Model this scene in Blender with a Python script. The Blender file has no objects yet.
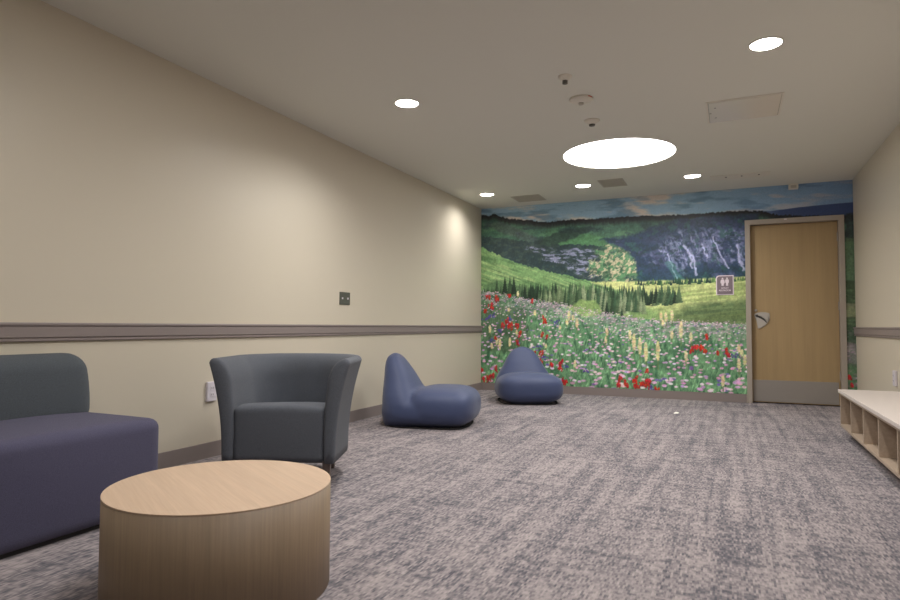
import bpy, bmesh, math, random
import numpy as np
from mathutils import Vector, Matrix
PI = math.pi
C = bpy.context.scene.collection
L, H, W, YF = 8.2547, 2.5832, 4.5307, -1.7      # back wall, ceiling, right wall, front wall

# ---------------------------------------------------------------- materials
def lin(c):
    return tuple((v/12.92 if v <= .04045 else ((v+.055)/1.055)**2.4) for v in c)
def rgb(r, g, b):
    return lin((r/255, g/255, b/255)) + (1,)
def mat(name, col, rough=.6, metal=0, spec=.5, bump=0, bscale=200, vary=0, vscale=4, sheen=0):
    m = bpy.data.materials.new(name); m.use_nodes = True
    n = m.node_tree; b = n.nodes['Principled BSDF']
    b.inputs['Base Color'].default_value = col
    b.inputs['Roughness'].default_value = rough
    b.inputs['Metallic'].default_value = metal
    b.inputs['Specular IOR Level'].default_value = spec
    if sheen: b.inputs['Sheen Weight'].default_value = sheen
    tc = n.nodes.new('ShaderNodeTexCoord')
    if bump:
        t = n.nodes.new('ShaderNodeTexNoise'); t.inputs['Scale'].default_value = bscale
        n.links.new(tc.outputs['Object'], t.inputs['Vector'])
        bp = n.nodes.new('ShaderNodeBump'); bp.inputs['Strength'].default_value = bump
        bp.inputs['Distance'].default_value = .002
        n.links.new(t.outputs['Fac'], bp.inputs['Height']); n.links.new(bp.outputs['Normal'], b.inputs['Normal'])
    if vary:
        t = n.nodes.new('ShaderNodeTexNoise'); t.inputs['Scale'].default_value = vscale
        t.inputs['Detail'].default_value = 4
        n.links.new(tc.outputs['Object'], t.inputs['Vector'])
        r = n.nodes.new('ShaderNodeValToRGB')
        r.color_ramp.elements[0].position = .3; r.color_ramp.elements[1].position = .7
        r.color_ramp.elements[0].color = tuple(v*(1-vary) for v in col[:3])+(1,)
        r.color_ramp.elements[1].color = tuple(min(1, v*(1+vary)) for v in col[:3])+(1,)
        n.links.new(t.outputs['Fac'], r.inputs['Fac']); n.links.new(r.outputs['Color'], b.inputs['Base Color'])
    return m
def emis(name, col, s):
    m = bpy.data.materials.new(name); m.use_nodes = True
    b = m.node_tree.nodes['Principled BSDF']
    b.inputs['Base Color'].default_value = col
    b.inputs['Emission Color'].default_value = col; b.inputs['Emission Strength'].default_value = s
    return m
def noise_chain(n, vec, rot, scale, detail=3, rough=.6):
    if any(rot):
        m0 = n.nodes.new('ShaderNodeMapping'); m0.inputs['Rotation'].default_value = rot
        n.links.new(vec, m0.inputs['Vector']); vec = m0.outputs['Vector']
    mp = n.nodes.new('ShaderNodeMapping')
    mp.inputs['Scale'].default_value = scale
    n.links.new(vec, mp.inputs['Vector'])
    t = n.nodes.new('ShaderNodeTexNoise'); t.inputs['Scale'].default_value = 1
    t.inputs['Detail'].default_value = detail; t.inputs['Roughness'].default_value = rough
    n.links.new(mp.outputs['Vector'], t.inputs['Vector'])
    return t.outputs['Fac']
def ramp(n, fac, stops):
    r = n.nodes.new('ShaderNodeValToRGB'); e = r.color_ramp.elements
    e[0].position, e[0].color = stops[0]; e[1].position, e[1].color = stops[-1]
    for p, c in stops[1:-1]:
        k = e.new(p); k.color = c
    n.links.new(fac, r.inputs['Fac']); return r.outputs['Color']
def mixn(n, fac, a, b, mode='MIX'):
    m = n.nodes.new('ShaderNodeMix'); m.data_type = 'RGBA'; m.blend_type = mode
    for sock, v in ((m.inputs[0], fac), (m.inputs[6], a), (m.inputs[7], b)):
        if hasattr(v, 'links'): n.links.new(v, sock)
        else: sock.default_value = v
    return m.outputs[2]
def wood(name, c0, c1, rot, scale, rough=.45, vec='Object'):
    m = mat(name, c0, rough); n = m.node_tree; b = n.nodes['Principled BSDF']
    tc = [x for x in n.nodes if x.type == 'TEX_COORD'][0]
    f1 = noise_chain(n, tc.outputs[vec], rot, scale, 4)
    f2 = noise_chain(n, tc.outputs[vec], rot, tuple(s*.22 for s in scale), 2)
    c = ramp(n, f1, [(.3, c0), (.7, c1)])
    d = ramp(n, f2, [(.3, (.93, .93, .93, 1)), (.7, (1.04, 1.04, 1.04, 1))])
    n.links.new(mixn(n, 1.0, c, d, 'MULTIPLY'), b.inputs['Base Color'])
    return m
M = {}
M['wall'] = mat('cream_wall_paint', rgb(210, 201, 184), .36, bump=.12, bscale=90, spec=.45)
M['ceil'] = mat('ceiling_paint', rgb(222, 221, 213), .8, bump=.1, bscale=120)
M['rail'] = mat('taupe_rail', rgb(140, 129, 127), .4)
M['base'] = mat('taupe_rubber_base', rgb(138, 127, 124), .5)
M['frame'] = mat('taupe_door_frame', rgb(166, 156, 145), .42)
M['grey_fabric'] = mat('charcoal_fabric', rgb(85, 89, 98), .9, bump=.5, bscale=500, vary=.2, vscale=260, sheen=.08)
M['back_fabric'] = mat('dark_slate_fabric', rgb(76, 82, 89), .9, bump=.5, bscale=500, vary=.2, vscale=260, sheen=.08)
M['purple_fabric'] = mat('plum_navy_fabric', rgb(77, 75, 100), .9, bump=.5, bscale=500, vary=.18, vscale=260, sheen=.1)
M['blue_vinyl'] = mat('blue_coated_fabric', rgb(64, 75, 110), .55, bump=.15, bscale=300, sheen=.15, spec=.4)
M['dark'] = mat('dark_plinth', rgb(35, 34, 36), .7)
M['leg'] = mat('brown_leg', rgb(112, 100, 96), .5)
M['seam'] = mat('seam_thread', rgb(60, 70, 104), .7)
M['white'] = mat('white_plastic', rgb(214, 208, 216), .4)
M['offwhite'] = mat('offwhite_plastic', rgb(220, 215, 205), .5)
M['slot'] = mat('dark_slot', rgb(60, 56, 56), .6)
M['plate'] = mat('grey_plate', rgb(96, 98, 92), .4, metal=.3)
M['steel'] = mat('brushed_steel', rgb(166, 160, 154), .4, metal=.5, bump=.1, bscale=300)
M['chrome'] = mat('satin_chrome', rgb(210, 205, 198), .25, metal=.45)
M['laminate'] = mat('white_laminate', rgb(214, 204, 198), .45)
M['panel'] = mat('glossy_ceiling_panel', rgb(222, 218, 210), .2, spec=.6)
M['vent'] = mat('vent_grey', rgb(186, 181, 172), .7)
M['sign'] = mat('sign_mauve', rgb(124, 110, 118), .5)
M['sign_white'] = mat('sign_white', rgb(226, 214, 222), .5)
M['red'] = mat('red_print', rgb(190, 70, 50), .5)
M['black'] = mat('black_sensor', rgb(92, 90, 84), .4)
M['lens'] = emis('lamp_lens', (1, .95, .88, 1), 9)
M['disc'] = emis('disc_diffuser', (1, .98, .95, 1), 15)
M['can'] = mat('white_reflector', rgb(245, 243, 238), .35)
M['fleck_white'] = mat('white_fleck', rgb(240, 238, 230), .6)
M['top_wood'] = wood('light_oak_laminate', rgb(196, 168, 143), rgb(206, 180, 156), (0, 0, math.radians(30)), (5, 150, 5), .4)
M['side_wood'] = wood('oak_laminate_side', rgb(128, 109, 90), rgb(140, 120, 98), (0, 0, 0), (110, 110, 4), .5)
M['door_wood'] = wood('maple_door_veneer', rgb(165, 140, 102), rgb(171, 146, 107), (0, 0, 0), (60, 60, 2.2), .4)
M['bench_wood'] = wood('pale_maple', rgb(166, 148, 130), rgb(180, 161, 142), (0, 0, 0), (60, 6, 60), .5)

def carpet():
    m = mat('woven_carpet', rgb(150, 140, 138), .95, spec=.1); n = m.node_tree; b = n.nodes['Principled BSDF']
    tc = [x for x in n.nodes if x.type == 'TEX_COORD'][0]; v = tc.outputs['Object']
    def mth(op, a, b_=0.):
        q = n.nodes.new('ShaderNodeMath'); q.operation = op
        for i, x in enumerate((a, b_)):
            if hasattr(x, 'links'): n.links.new(x, q.inputs[i])
            else: q.inputs[i].default_value = x
        return q.outputs[0]
    sep = n.nodes.new('ShaderNodeSeparateXYZ'); n.links.new(v, sep.inputs[0])
    X, Y = sep.outputs[0], sep.outputs[1]
    def comb(a, c_):
        q = n.nodes.new('ShaderNodeCombineXYZ'); n.links.new(a, q.inputs[0]); n.links.new(c_, q.inputs[1]); return q.outputs[0]
    gx = mth('FLOOR', mth('DIVIDE', X, .0075)); gy = mth('FLOOR', mth('DIVIDE', Y, .012))
    dash = noise_chain(n, comb(mth('MULTIPLY', gx, 7.31), Y), (0, 0, 0), (1, 24, 1), 1, .5)     # stitches, one column of yarn each
    cross = noise_chain(n, comb(X, mth('MULTIPLY', gy, 5.17)), (0, 0, 0), (22, 1, 1), 1, .5)    # weft threads
    big = noise_chain(n, v, (0, 0, 0), (4.2, 3.0, 1), 4, .6)
    band = noise_chain(n, v, (0, 0, 0), (1.6, 16, 1), 3, .6)
    lane = noise_chain(n, v, (0, 0, 0), (17, .9, 1), 3, .65)
    s = mth('ADD', mth('MULTIPLY', dash, .85), mth('MULTIPLY', cross, .2))
    z = mth('ADD', mth('MULTIPLY', big, .35), mth('ADD', mth('MULTIPLY', band, .35), mth('MULTIPLY', lane, .6)))
    t = mth('SUBTRACT', mth('ADD', s, z), .675)                     # mean = .6 + .675 - .775 = .5
    c = ramp(n, t, [(.28, rgb(92, 91, 99)), (.42, rgb(118, 113, 118)), (.55, rgb(147, 139, 141)), (.74, rgb(170, 160, 160))])
    n.links.new(c, b.inputs['Base Color'])
    bp = n.nodes.new('ShaderNodeBump'); bp.inputs['Strength'].default_value = .35; bp.inputs['Distance'].default_value = .004
    n.links.new(dash, bp.inputs['Height']); n.links.new(bp.outputs['Normal'], b.inputs['Normal'])
    return m
M['carpet'] = carpet()

# ---------------------------------------------------------------- helpers
def link(name, me, m, parent=None, smooth=False):
    o = bpy.data.objects.new(name, me); C.objects.link(o)
    if m: me.materials.append(M[m] if isinstance(m, str) else m)
    if parent: o.parent = parent
    if smooth:
        for p in me.polygons: p.use_smooth = True
    return o
def obj(name, bm, m, parent=None, smooth=False):
    bmesh.ops.recalc_face_normals(bm, faces=bm.faces)
    me = bpy.data.meshes.new(name); bm.to_mesh(me); bm.free()
    return link(name, me, m, parent, smooth)
def tag(o, label, cat, group=None):
    o['label'] = label; o['category'] = cat
    if group: o['group'] = group
    return o
def thing(name, label, cat, loc=(0, 0, 0), rz=0, group=None):
    o = bpy.data.objects.new(name, None); C.objects.link(o)
    o.location = loc; o.rotation_euler = (0, 0, rz); o.empty_display_size = .1
    return tag(o, label, cat, group)
def struct(o):
    o['kind'] = 'structure'; return o
def box(bm, x0, x1, y0, y1, z0, z1, bev=0):
    r = bmesh.ops.create_cube(bm, size=1)['verts']
    for v in r: v.co = Vector(((x0+x1)/2+v.co.x*(x1-x0), (y0+y1)/2+v.co.y*(y1-y0), (z0+z1)/2+v.co.z*(z1-z0)))
    if bev:
        es = list({e for v in r for e in v.link_edges})
        bmesh.ops.bevel(bm, geom=es, offset=bev, segments=2, affect='EDGES', profile=.5)
def bxo(name, d, m, parent=None, bev=0):
    bm = bmesh.new(); box(bm, *d, bev); return obj(name, bm, m, parent)
def lathe(bm, prof, n=32, c=(0, 0), cap=True):
    rings = []
    for r, z in prof:
        rings.append([bm.verts.new((c[0]+r*math.cos(2*PI*i/n), c[1]+r*math.sin(2*PI*i/n), z)) for i in range(n)])
    for a, b in zip(rings, rings[1:]):
        for i in range(n): bm.faces.new((a[i], a[(i+1) % n], b[(i+1) % n], b[i]))
    if cap:
        bm.faces.new(rings[0]); bm.faces.new(rings[-1])
def extr(bm, pts, axis, a, b):
    """polygon pts (2D) extruded along an axis from a to b"""
    def co(p, t):
        return {'x': (t, p[0], p[1]), 'y': (p[0], t, p[1]), 'z': (p[0], p[1], t)}[axis]
    A = [bm.verts.new(co(p, a)) for p in pts]; B = [bm.verts.new(co(p, b)) for p in pts]
    bm.faces.new(A); bm.faces.new(B)
    k = len(pts)
    for i in range(k): bm.faces.new((A[i], A[(i+1) % k], B[(i+1) % k], B[i]))
def rbox(bm, hx, hy, hz, r, n=14, f=None):
    """rounded cushion block centred on the origin; f(v) may puff it"""
    t = bmesh.new(); bmesh.ops.create_cube(t, size=2)
    bmesh.ops.subdivide_edges(t, edges=t.edges, cuts=n, use_grid_fill=True)
    for v in t.verts:
        # cluster samples towards the edges so that the rounding is smooth
        q = [math.copysign(abs(c)**.6, c) for c in v.co]
        q = Vector((q[0]*hx, q[1]*hy, q[2]*hz))
        inn = Vector((max(-hx+r, min(hx-r, q.x)), max(-hy+r, min(hy-r, q.y)), max(-hz+r, min(hz-r, q.z))))
        d = q-inn
        if d.length > 1e-9: q = inn+d.normalized()*r
        v.co = f(q) if f else q
    me = bpy.data.meshes.new('tmp'); t.to_mesh(me); t.free(); bm.from_mesh(me); bpy.data.meshes.remove(me)

# ---------------------------------------------------------------- room shell
DL, DR, DT = 3.4165, 4.4399, 2.19
fb = bmesh.new(); box(fb, -.15, W+.15, YF-.15, L+.3, -.1, 0)
struct(obj('floor', fb, 'carpet'))
b = bmesh.new(); box(b, -.15, 0, YF-.15, L+.15, 0, H+.15); struct(obj('wall_left', b, 'wall'))
b = bmesh.new(); box(b, W, W+.15, YF-.15, L+.15, 0, H+.15); struct(obj('wall_right', b, 'wall'))
b = bmesh.new(); box(b, 0, W, YF-.15, YF, 0, H); struct(obj('wall_front', b, 'wall'))
b = bmesh.new()
extr(b, [(0, 0), (DL+.01, 0), (DL+.01, DT-.01), (DR-.01, DT-.01), (DR-.01, 0), (W, 0), (W, H), (0, H)], 'y', L, L+.15)
struct(obj('wall_back', b, 'wall'))
# ceiling with round openings for the can lights and the big disc
DOWN = [(1.04, 4.07), (3.46, 4.06), (.43, 7.35), (1.66, 7.34), (2.88, 7.345), (1.04, .8), (3.46, .8)]
DISCS = [(2.27, 6.13), (2.27, 2.3)]; DR_ = .53
b = bmesh.new(); box(b, 0, W, YF, L, H, H+.15)
ceil = struct(obj('ceiling', b, 'ceil'))
cut = bmesh.new()
for x, y in DOWN: lathe(cut, [(.088, H-.05), (.088, H+.11)], 32, (x, y))
for dx, dy in DISCS: lathe(cut, [(DR_, H-.05), (DR_, H+.06)], 96, (dx, dy))
co = obj('cutter', cut, None)
mo = ceil.modifiers.new('b', 'BOOLEAN'); mo.object = co; mo.operation = 'DIFFERENCE'; mo.solver = 'EXACT'
dg = bpy.context.evaluated_depsgraph_get()
me = bpy.data.meshes.new_from_object(ceil.evaluated_get(dg))
ceil.modifiers.clear(); ceil.data = me; bpy.data.objects.remove(co)

# baseboards and chair rails
def base(name, d): 
    b = bmesh.new(); box(b, *d); o = obj(name, b, 'base'); return struct(o)
bt = .102
base('baseboard_left', (0, .012, YF, L, 0, bt))
base('baseboard_right', (W-.012, W, YF, L, 0, bt))
base('baseboard_back', (.012, DL-.006, L-.012, L, 0, bt))
base('baseboard_back', (DR+.006, W-.012, L-.012, L, 0, bt))
rp = [(0, .810), (.012, .810), (.016, .814), (.016, .822), (.012, .825), (.012, .829), (.02, .833),
      (.02, .884), (.017, .888), (.024, .892), (.026, .900), (.024, .907), (0, .908)]
b = bmesh.new(); extr(b, rp, 'y', YF, L-.003); struct(obj('trim_1', b, 'rail'))
# extr along y uses (x, z)
b = bmesh.new(); extr(b, [(W-x, z) for x, z in rp], 'y', YF, L-.003); struct(obj('trim_2', b, 'rail'))

# ---------------------------------------------------------------- door
door = bpy.data.objects.new('door_1', None); C.objects.link(door); door.location = ((DL+DR)/2, L, 0); struct(door)
door['label'] = 'maple door in a taupe metal frame beside the restroom sign'
def dpart(name, bm, m, parent=door, smooth=False):
    bmesh.ops.translate(bm, verts=bm.verts, vec=-Vector(door.location))
    return obj(name, bm, m, parent, smooth)
b = bmesh.new(); F = .056
for x0, x1 in ((DL, DL+F), (DR-F, DR)):
    box(b, x0, x1, L-.02, L+.14, 0, DT-F, .002)
box(b, DL, DR, L-.02, L+.14, DT-F, DT, .002)
for x0, x1 in ((DL+F, DL+F+.012), (DR-F-.012, DR-F)): box(b, x0, x1, L+.11, L+.13, 0, DT-F)   # stops
box(b, DL+F, DR-F, L+.11, L+.13, DT-F-.012, DT-F)
dpart('door_frame', b, 'frame')
LY = L+.062
b = bmesh.new(); box(b, DL+F+.003, DR-F-.003, LY, LY+.044, .012, DT-F-.004, .002)
leaf = dpart('door_leaf', b, 'door_wood')
b = bmesh.new(); box(b, DL+F+.012, DR-F-.02, LY-.003, LY, .02, .275, .001)
dpart('kick_plate', b, 'steel', leaf).location = (0, 0, 0)
# push-pull handle: fan shaped shell with a curved lever slot
b = bmesh.new()
hx, hz = 3.512, 1.05
fan = [(-.006, .0), (.0, .012), (.02, .022), (.06, .03), (.105, .026), (.13, .02), (.139, .012), (.14, -.03), (.132, -.06),
       (.115, -.09), (.09, -.115), (.06, -.135), (.035, -.143), (.026, -.138), (.028, -.11), (.024, -.08), (.012, -.045), (.0, -.018)]
extr(b, [(hx+x*1.15, hz+z*1.15) for x, z in fan], 'y', LY-.014, LY)
bmesh.ops.bevel(b, geom=[e for e in b.edges if all(abs(v.co.y-(LY-.014)) < 1e-5 for v in e.verts)], offset=.006, segments=3, affect='EDGES')
han = dpart('door_handle', b, 'chrome', leaf); han['label'] = 'fan shaped satin chrome push pull handle'
b = bmesh.new()
lev = [(.0, .004), (.02, .008), (.03, -.004), (.055, -.018), (.08, -.035), (.1, -.06), (.108, -.074), (.1, -.078), (.085, -.06),
       (.06, -.04), (.03, -.024), (.012, -.018), (.002, -.01)]
extr(b, [(hx+.006+x*1.15, hz-.004+z*1.15) for x, z in lev], 'y', LY-.018, LY-.0135)
dpart('lever_slot', b, 'slot', han)
b = bmesh.new()
pad = [(.03, .002), (.07, .012), (.118, .008), (.125, -.03), (.118, -.06), (.1, -.045), (.075, -.02), (.045, -.008)]
extr(b, [(hx+x*1.15, hz+z*1.15) for x, z in pad], 'y', LY-.032, LY-.013)
bmesh.ops.bevel(b, geom=list(b.edges), offset=.004, segments=2, affect='EDGES')
dpart('lever', b, 'chrome', han)
b = bmesh.new(); lathe(b, [(.016, 0), (.016, .012), (.012, .018), (.006, .018)], 20)
bmesh.ops.rotate(b, verts=b.verts, matrix=Matrix.Rotation(PI/2, 3, 'X')); bmesh.ops.translate(b, verts=b.verts, vec=(hx+.012, LY, hz+.055))
dpart('thumb_turn', b, 'steel', leaf)
for z in (.3, 1.1, 1.9):
    b = bmesh.new(); lathe(b, [(.007, z), (.007, z+.1)], 12, (DR-F-.004, LY-.007)); dpart('hinge', b, 'steel')
b = bmesh.new(); box(b, 3.835, 3.865, L-.026, L-.02, 2.168, 2.182, .001)
s = dpart('door_silencer_tag', b, 'white'); s['label'] = 'small pale tag on the frame head'

# ---------------------------------------------------------------- mural (printed wall covering)
SU = .006
NX, NZ = int(round(W/SU)), int(round((H-bt)/SU))
def MU(pts): return [((x)/W*NX, (z-bt)/(H-bt)*NZ) for x, z in pts]     # metres -> cells
rng = np.random.RandomState(7)
xs = np.arange(NX+1)[None, :]*np.ones((NZ+1, 1)); zs = np.arange(NZ+1)[:, None]*np.ones((1, NX+1))
def vn(sx, sz, seed, oct_=3, skew=0., tilt=0.):
    out = 0; amp = 1; tot = 0
    for o in range(oct_):
        r = np.random.RandomState(seed*17+o)
        g = r.rand(130, 130)
        a = ((xs+skew*zs)/sx*2**o) % 128; c = ((zs+tilt*xs)/sz*2**o) % 128
        i = np.floor(a).astype(int); j = np.floor(c).astype(int); u = a-i; v = c-j
        u = u*u*(3-2*u); v = v*v*(3-2*v)
        i1 = (i+1) % 128; j1 = (j+1) % 128
        out = out+amp*((g[j, i]*(1-u)+g[j, i1]*u)*(1-v)+(g[j1, i]*(1-u)+g[j1, i1]*u)*v); tot += amp; amp *= .55
    return out/tot
def line(pts, jag=0, seed=1, sx=3):
    p = sorted(MU(pts)); z = np.interp(np.arange(NX+1), [a for a, _ in p], [c for _, c in p])
    if jag:
        r = np.random.RandomState(seed); k = r.rand(NX//sx+3)
        z = z+jag*(np.interp(np.arange(NX+1)/sx, np.arange(len(k)), k)-.4)
    return z[None, :]
def poly(pts, soft=2.0, warp=0, seed=3):
    p = MU(pts); x = xs; z = zs
    if warp:
        x = x+warp*(vn(12, 12, seed)-.5)*2; z = z+warp*(vn(12, 12, seed+1)-.5)*2
    ins = np.zeros(xs.shape, bool); d = np.full(xs.shape, 1e9)
    for (x0, z0), (x1, z1) in zip(p, p[1:]+p[:1]):
        c = ((z0 > z) != (z1 > z)) & (x < (x1-x0)*(z-z0)/((z1-z0) or 1e-9)+x0); ins ^= c
        t = np.clip(((x-x0)*(x1-x0)+(z-z0)*(z1-z0))/((x1-x0)**2+(z1-z0)**2+1e-9), 0, 1)
        d = np.minimum(d, np.hypot(x-x0-t*(x1-x0), z-z0-t*(z1-z0)))
    return np.clip(np.where(ins, d, -d)/soft+.5, 0, 1)
img = np.zeros((NZ+1, NX+1, 3))
def col(c): return np.array(c)/255.
def put(mask, c):
    global img
    c = np.array(c, float)
    if c.max() > 1.5: c = c/255.
    img = img*(1-mask[..., None])+c*mask[..., None]
def step(v, a, b_): return np.clip((v-a)/(b_-a), 0, 1)
# sky
t = zs/NZ
put(np.ones(xs.shape), (150, 182, 204))
n1 = vn(70, 16, 11, 4, .9)
put(step(n1, .50, .66)*.9, (216, 204, 194))
put(step(vn(60, 12, 12, 4, 1.0), .55, .7)*.75, (108, 138, 164))
put(step(xs/NX, .6, .95)*.5, (90, 116, 162))
far = line([(3.368, 2.335), (3.691, 2.287), (4.004, 2.312), (4.306, 2.324), (4.531, 2.329)])
put(np.clip(far-zs, 0, 1)*step(xs/NX, .74, .84), (60, 76, 116))
# hills behind
ridge = line([(-0.007, 2.499), (0.131, 2.475), (0.192, 2.506), (0.268, 2.465), (0.432, 2.411), (0.724, 2.371), (0.967, 2.327), (1.148, 2.342), (1.687, 2.333), (2.198, 2.331), (2.683, 2.310), (2.917, 2.312),
              (3.423, 2.313), (3.638, 2.285), (3.743, 2.242), (4.003, 2.206), (4.528, 2.181)], 3.5, 5, 2)
hill = np.clip(ridge-zs, 0, 1)
put(hill, (72, 108, 92))
dd = ridge-zs
put(hill*(1-step(dd, 8, 18)), (44, 50, 52))
put(hill*(1-step(dd, 1, 8)), (32, 34, 40))
n2 = vn(40, 14, 21, 4, -1.2)
put(hill*step(n2, .45, .7)*step(dd, 8, 24)*.6, (104, 150, 112))
put(hill*step(vn(26, 12, 22, 4, 1.0), .55, .68)*step(dd, 8, 20)*.8, (54, 76, 78))
put(poly([(0.796, 1.997), (0.938, 2.114), (1.285, 2.177), (1.751, 2.097), (1.840, 1.907), (1.552, 1.867), (1.147, 1.912)], 6, 5, 31)*.75, (88, 134, 92))
put(poly([(0.009, 2.368), (0.283, 2.379), (0.579, 2.247), (0.867, 2.091), (0.724, 2.056), (0.283, 2.236)], 5, 4, 33)*.5, (84, 88, 96))
put(poly([(0.695, 2.016), (0.938, 2.128), (1.216, 2.208), (1.554, 2.242), (1.647, 2.196), (1.352, 2.092), (1.008, 1.987)], 4, 5, 34)*.7, (50, 64, 66))
# wooded diagonal with scree
up = line([(-0.006, 2.195), (0.432, 2.128), (0.724, 2.070), (0.938, 2.004), (1.284, 2.014), (1.685, 1.967), (1.943, 1.928), (2.318, 1.885), (4.521, 1.782)], 5, 41, 3)
lo = line([(-0.006, 2.036), (0.283, 1.894), (0.579, 1.769), (1.007, 1.644), (1.418, 1.537), (1.812, 1.447), (2.191, 1.426), (4.514, 1.419)], 5, 42, 4)
wood_m = np.clip(up-zs, 0, 1)*np.clip(zs-lo, 0, 1)
wood_l = wood_m*(1-step(xs/NX, .35, .42))
put(wood_l, (50, 68, 72))
put(wood_l*step(vn(9, 6, 43, 3), .45, .7)*.6, (74, 92, 82))
scree = poly([(0.623, 2.020), (0.867, 1.994), (1.147, 1.912), (1.352, 1.957), (1.645, 1.916), (1.684, 1.755), (1.643, 1.570), (1.471, 1.549), (1.229, 1.718), (0.979, 1.782), (0.796, 1.900)], 5, 8, 44)
put(scree*step(vn(12, 4, 45, 3, 1.6), .42, .62)*.85, (156, 158, 190))
put(scree*step(vn(7, 7, 46, 3), .55, .65)*.8, (52, 68, 68))
cream = poly([(1.552, 1.680), (1.658, 1.875), (1.840, 1.920), (1.993, 1.887), (2.106, 1.790), (2.155, 1.633), (2.091, 1.480), (1.889, 1.432), (1.682, 1.516)], 34, 8, 47)
cream = step(cream+(vn(9, 8, 49, 4, -.6)-.5)*2.0, .42, .62)*np.clip(cream*8, 0, 1)*.9
put(cream, (204, 192, 162))
put(cream*step(vn(6, 6, 48, 3, -.5)+.10*step(xs, MU([(1.762, 1.778)])[0][0], MU([(2.168, 1.762)])[0][0]), .46, .56)*.95, (78, 132, 92))
put(cream*step(vn(10, 9, 50, 3), .56, .66)*.8, (50, 84, 66))
# the blue cliff
cliff = poly([(1.685, 2.047), (2.096, 2.077), (2.345, 2.192), (2.683, 2.259), (3.144, 2.253), (3.563, 2.260), (3.572, 1.406), (2.907, 1.409), (2.191, 1.451), (2.143, 1.737), (2.044, 1.897)], 6, 6, 51)*hill
put(cliff, (46, 66, 92))
put(cliff*(1-step(dd, 6, 34))*.8, (48, 54, 72))
put(cliff*step(vn(40, 20, 52, 3), .35, .7)*.5, (74, 80, 116))
put(cliff*(1-step((zs-MU([(2.907, 1.434)])[0][1]), 0, 40))*.6, (36, 80, 84))
cl = poly([(2.255, 1.733), (2.465, 1.980), (2.681, 2.120), (3.419, 2.076), (3.489, 1.613), (3.304, 1.644), (2.911, 1.757), (2.839, 1.536), (2.629, 1.617)], 14, 10, 53)
put(cliff*step(vn(30, 16, 57, 4, .6)+.25*cl-.12, .52, .7)*.8, (84, 92, 128))
put(cliff*cl*step(vn(10, 9, 54, 4, .5), .53, .66)*.65, (138, 144, 182))
put(cliff*cl*step(vn(4, 14, 58, 3, .3), .56, .68)*.5, (170, 174, 212))
put(cliff*step(vn(8, 6, 55, 3), .55, .66)*.6, (38, 62, 72))
put(cliff*step(vn(16, 12, 56, 3), .6, .72)*.5, (58, 104, 92))
def stroke(pts, w, c, a=1., seed=0):
    p = MU(pts); d = np.full(xs.shape, 1e9)
    x = xs+9*(vn(9, 9, 60+seed)-.5)
    for (x0, z0), (x1, z1) in zip(p, p[1:]):
        t = np.clip(((x-x0)*(x1-x0)+(zs-z0)*(z1-z0))/((x1-x0)**2+(z1-z0)**2+1e-9), 0, 1)
        d = np.minimum(d, np.hypot(x-x0-t*(x1-x0), zs-z0-t*(z1-z0)))
    put(np.clip(1.4-d/w, 0, 1)*a, c)
for i, (p_, w_) in enumerate([([(2.726, 1.916), (2.841, 1.760), (2.862, 1.547)], 2.6), ([(2.535, 1.824), (2.581, 1.644), (2.651, 1.491)], 1.6), ([(3.062, 2.011), (3.139, 1.822), (3.226, 1.622)], 1.8),
                ([(3.329, 1.898), (3.349, 1.739), (3.402, 1.592)], 2.6), ([(2.936, 1.930), (2.991, 1.754)], 1.8), ([(2.795, 1.787), (2.817, 1.636)], 2.)]):
    stroke(p_, w_*.95, (190, 194, 228), .85, i)
put(poly([(2.486, 1.724), (2.582, 1.720), (2.722, 1.501), (2.627, 1.479)], 3, 4, 71)*.5, (90, 150, 140))
# meadows
mead = np.clip(lo-zs, 0, 1)
put(mead, (124, 160, 108))
put(mead*step(vn(70, 5, 72, 3, 0, .33), .52, .66)*.7, (84, 118, 80))
put(mead*step(vn(60, 4, 73, 3, 0, .36), .56, .68)*.6, (176, 196, 140))
put(poly([(1.551, 1.493), (2.436, 1.484), (2.908, 1.496), (3.573, 1.514), (3.569, 1.227), (2.904, 1.174), (2.312, 1.244)], 4, 3, 74), (204, 210, 146))
meadR = poly([(1.680, 1.186), (2.190, 1.348), (2.556, 1.443), (2.908, 1.484), (3.573, 1.514), (3.564, 0.870), (1.679, 0.857)], 4, 3, 75)
put(meadR, (192, 202, 140))
put(meadR*step(vn(50, 4, 76, 3, 0, -.1), .5, .66)*.6, (132, 156, 96))
put(poly([(2.576, 1.064), (2.846, 1.162), (3.075, 1.209), (3.569, 1.251), (3.563, 0.822), (2.900, 0.841), (2.527, 0.963)], 18, 9, 77)*.9, (86, 108, 76))
put(np.clip(poly([(2.188, 1.040), (2.789, 1.188), (3.570, 1.275), (3.563, 0.822), (2.186, 0.809)], 12, 6, 80), 0, 1)*step(vn(46, 4, 82, 3, 0, -.12), .5, .66)*.6, (126, 146, 98))
put(poly([(1.679, 1.015), (2.188, 1.143), (2.576, 1.089), (2.575, 0.963), (1.679, 0.936)], 14, 6, 78)*.9, (134, 166, 108))
put(poly([(2.787, 1.026), (3.567, 1.120), (3.566, 1.024), (2.901, 0.952)], 10, 5, 79)*.5, (116, 134, 84))
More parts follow.
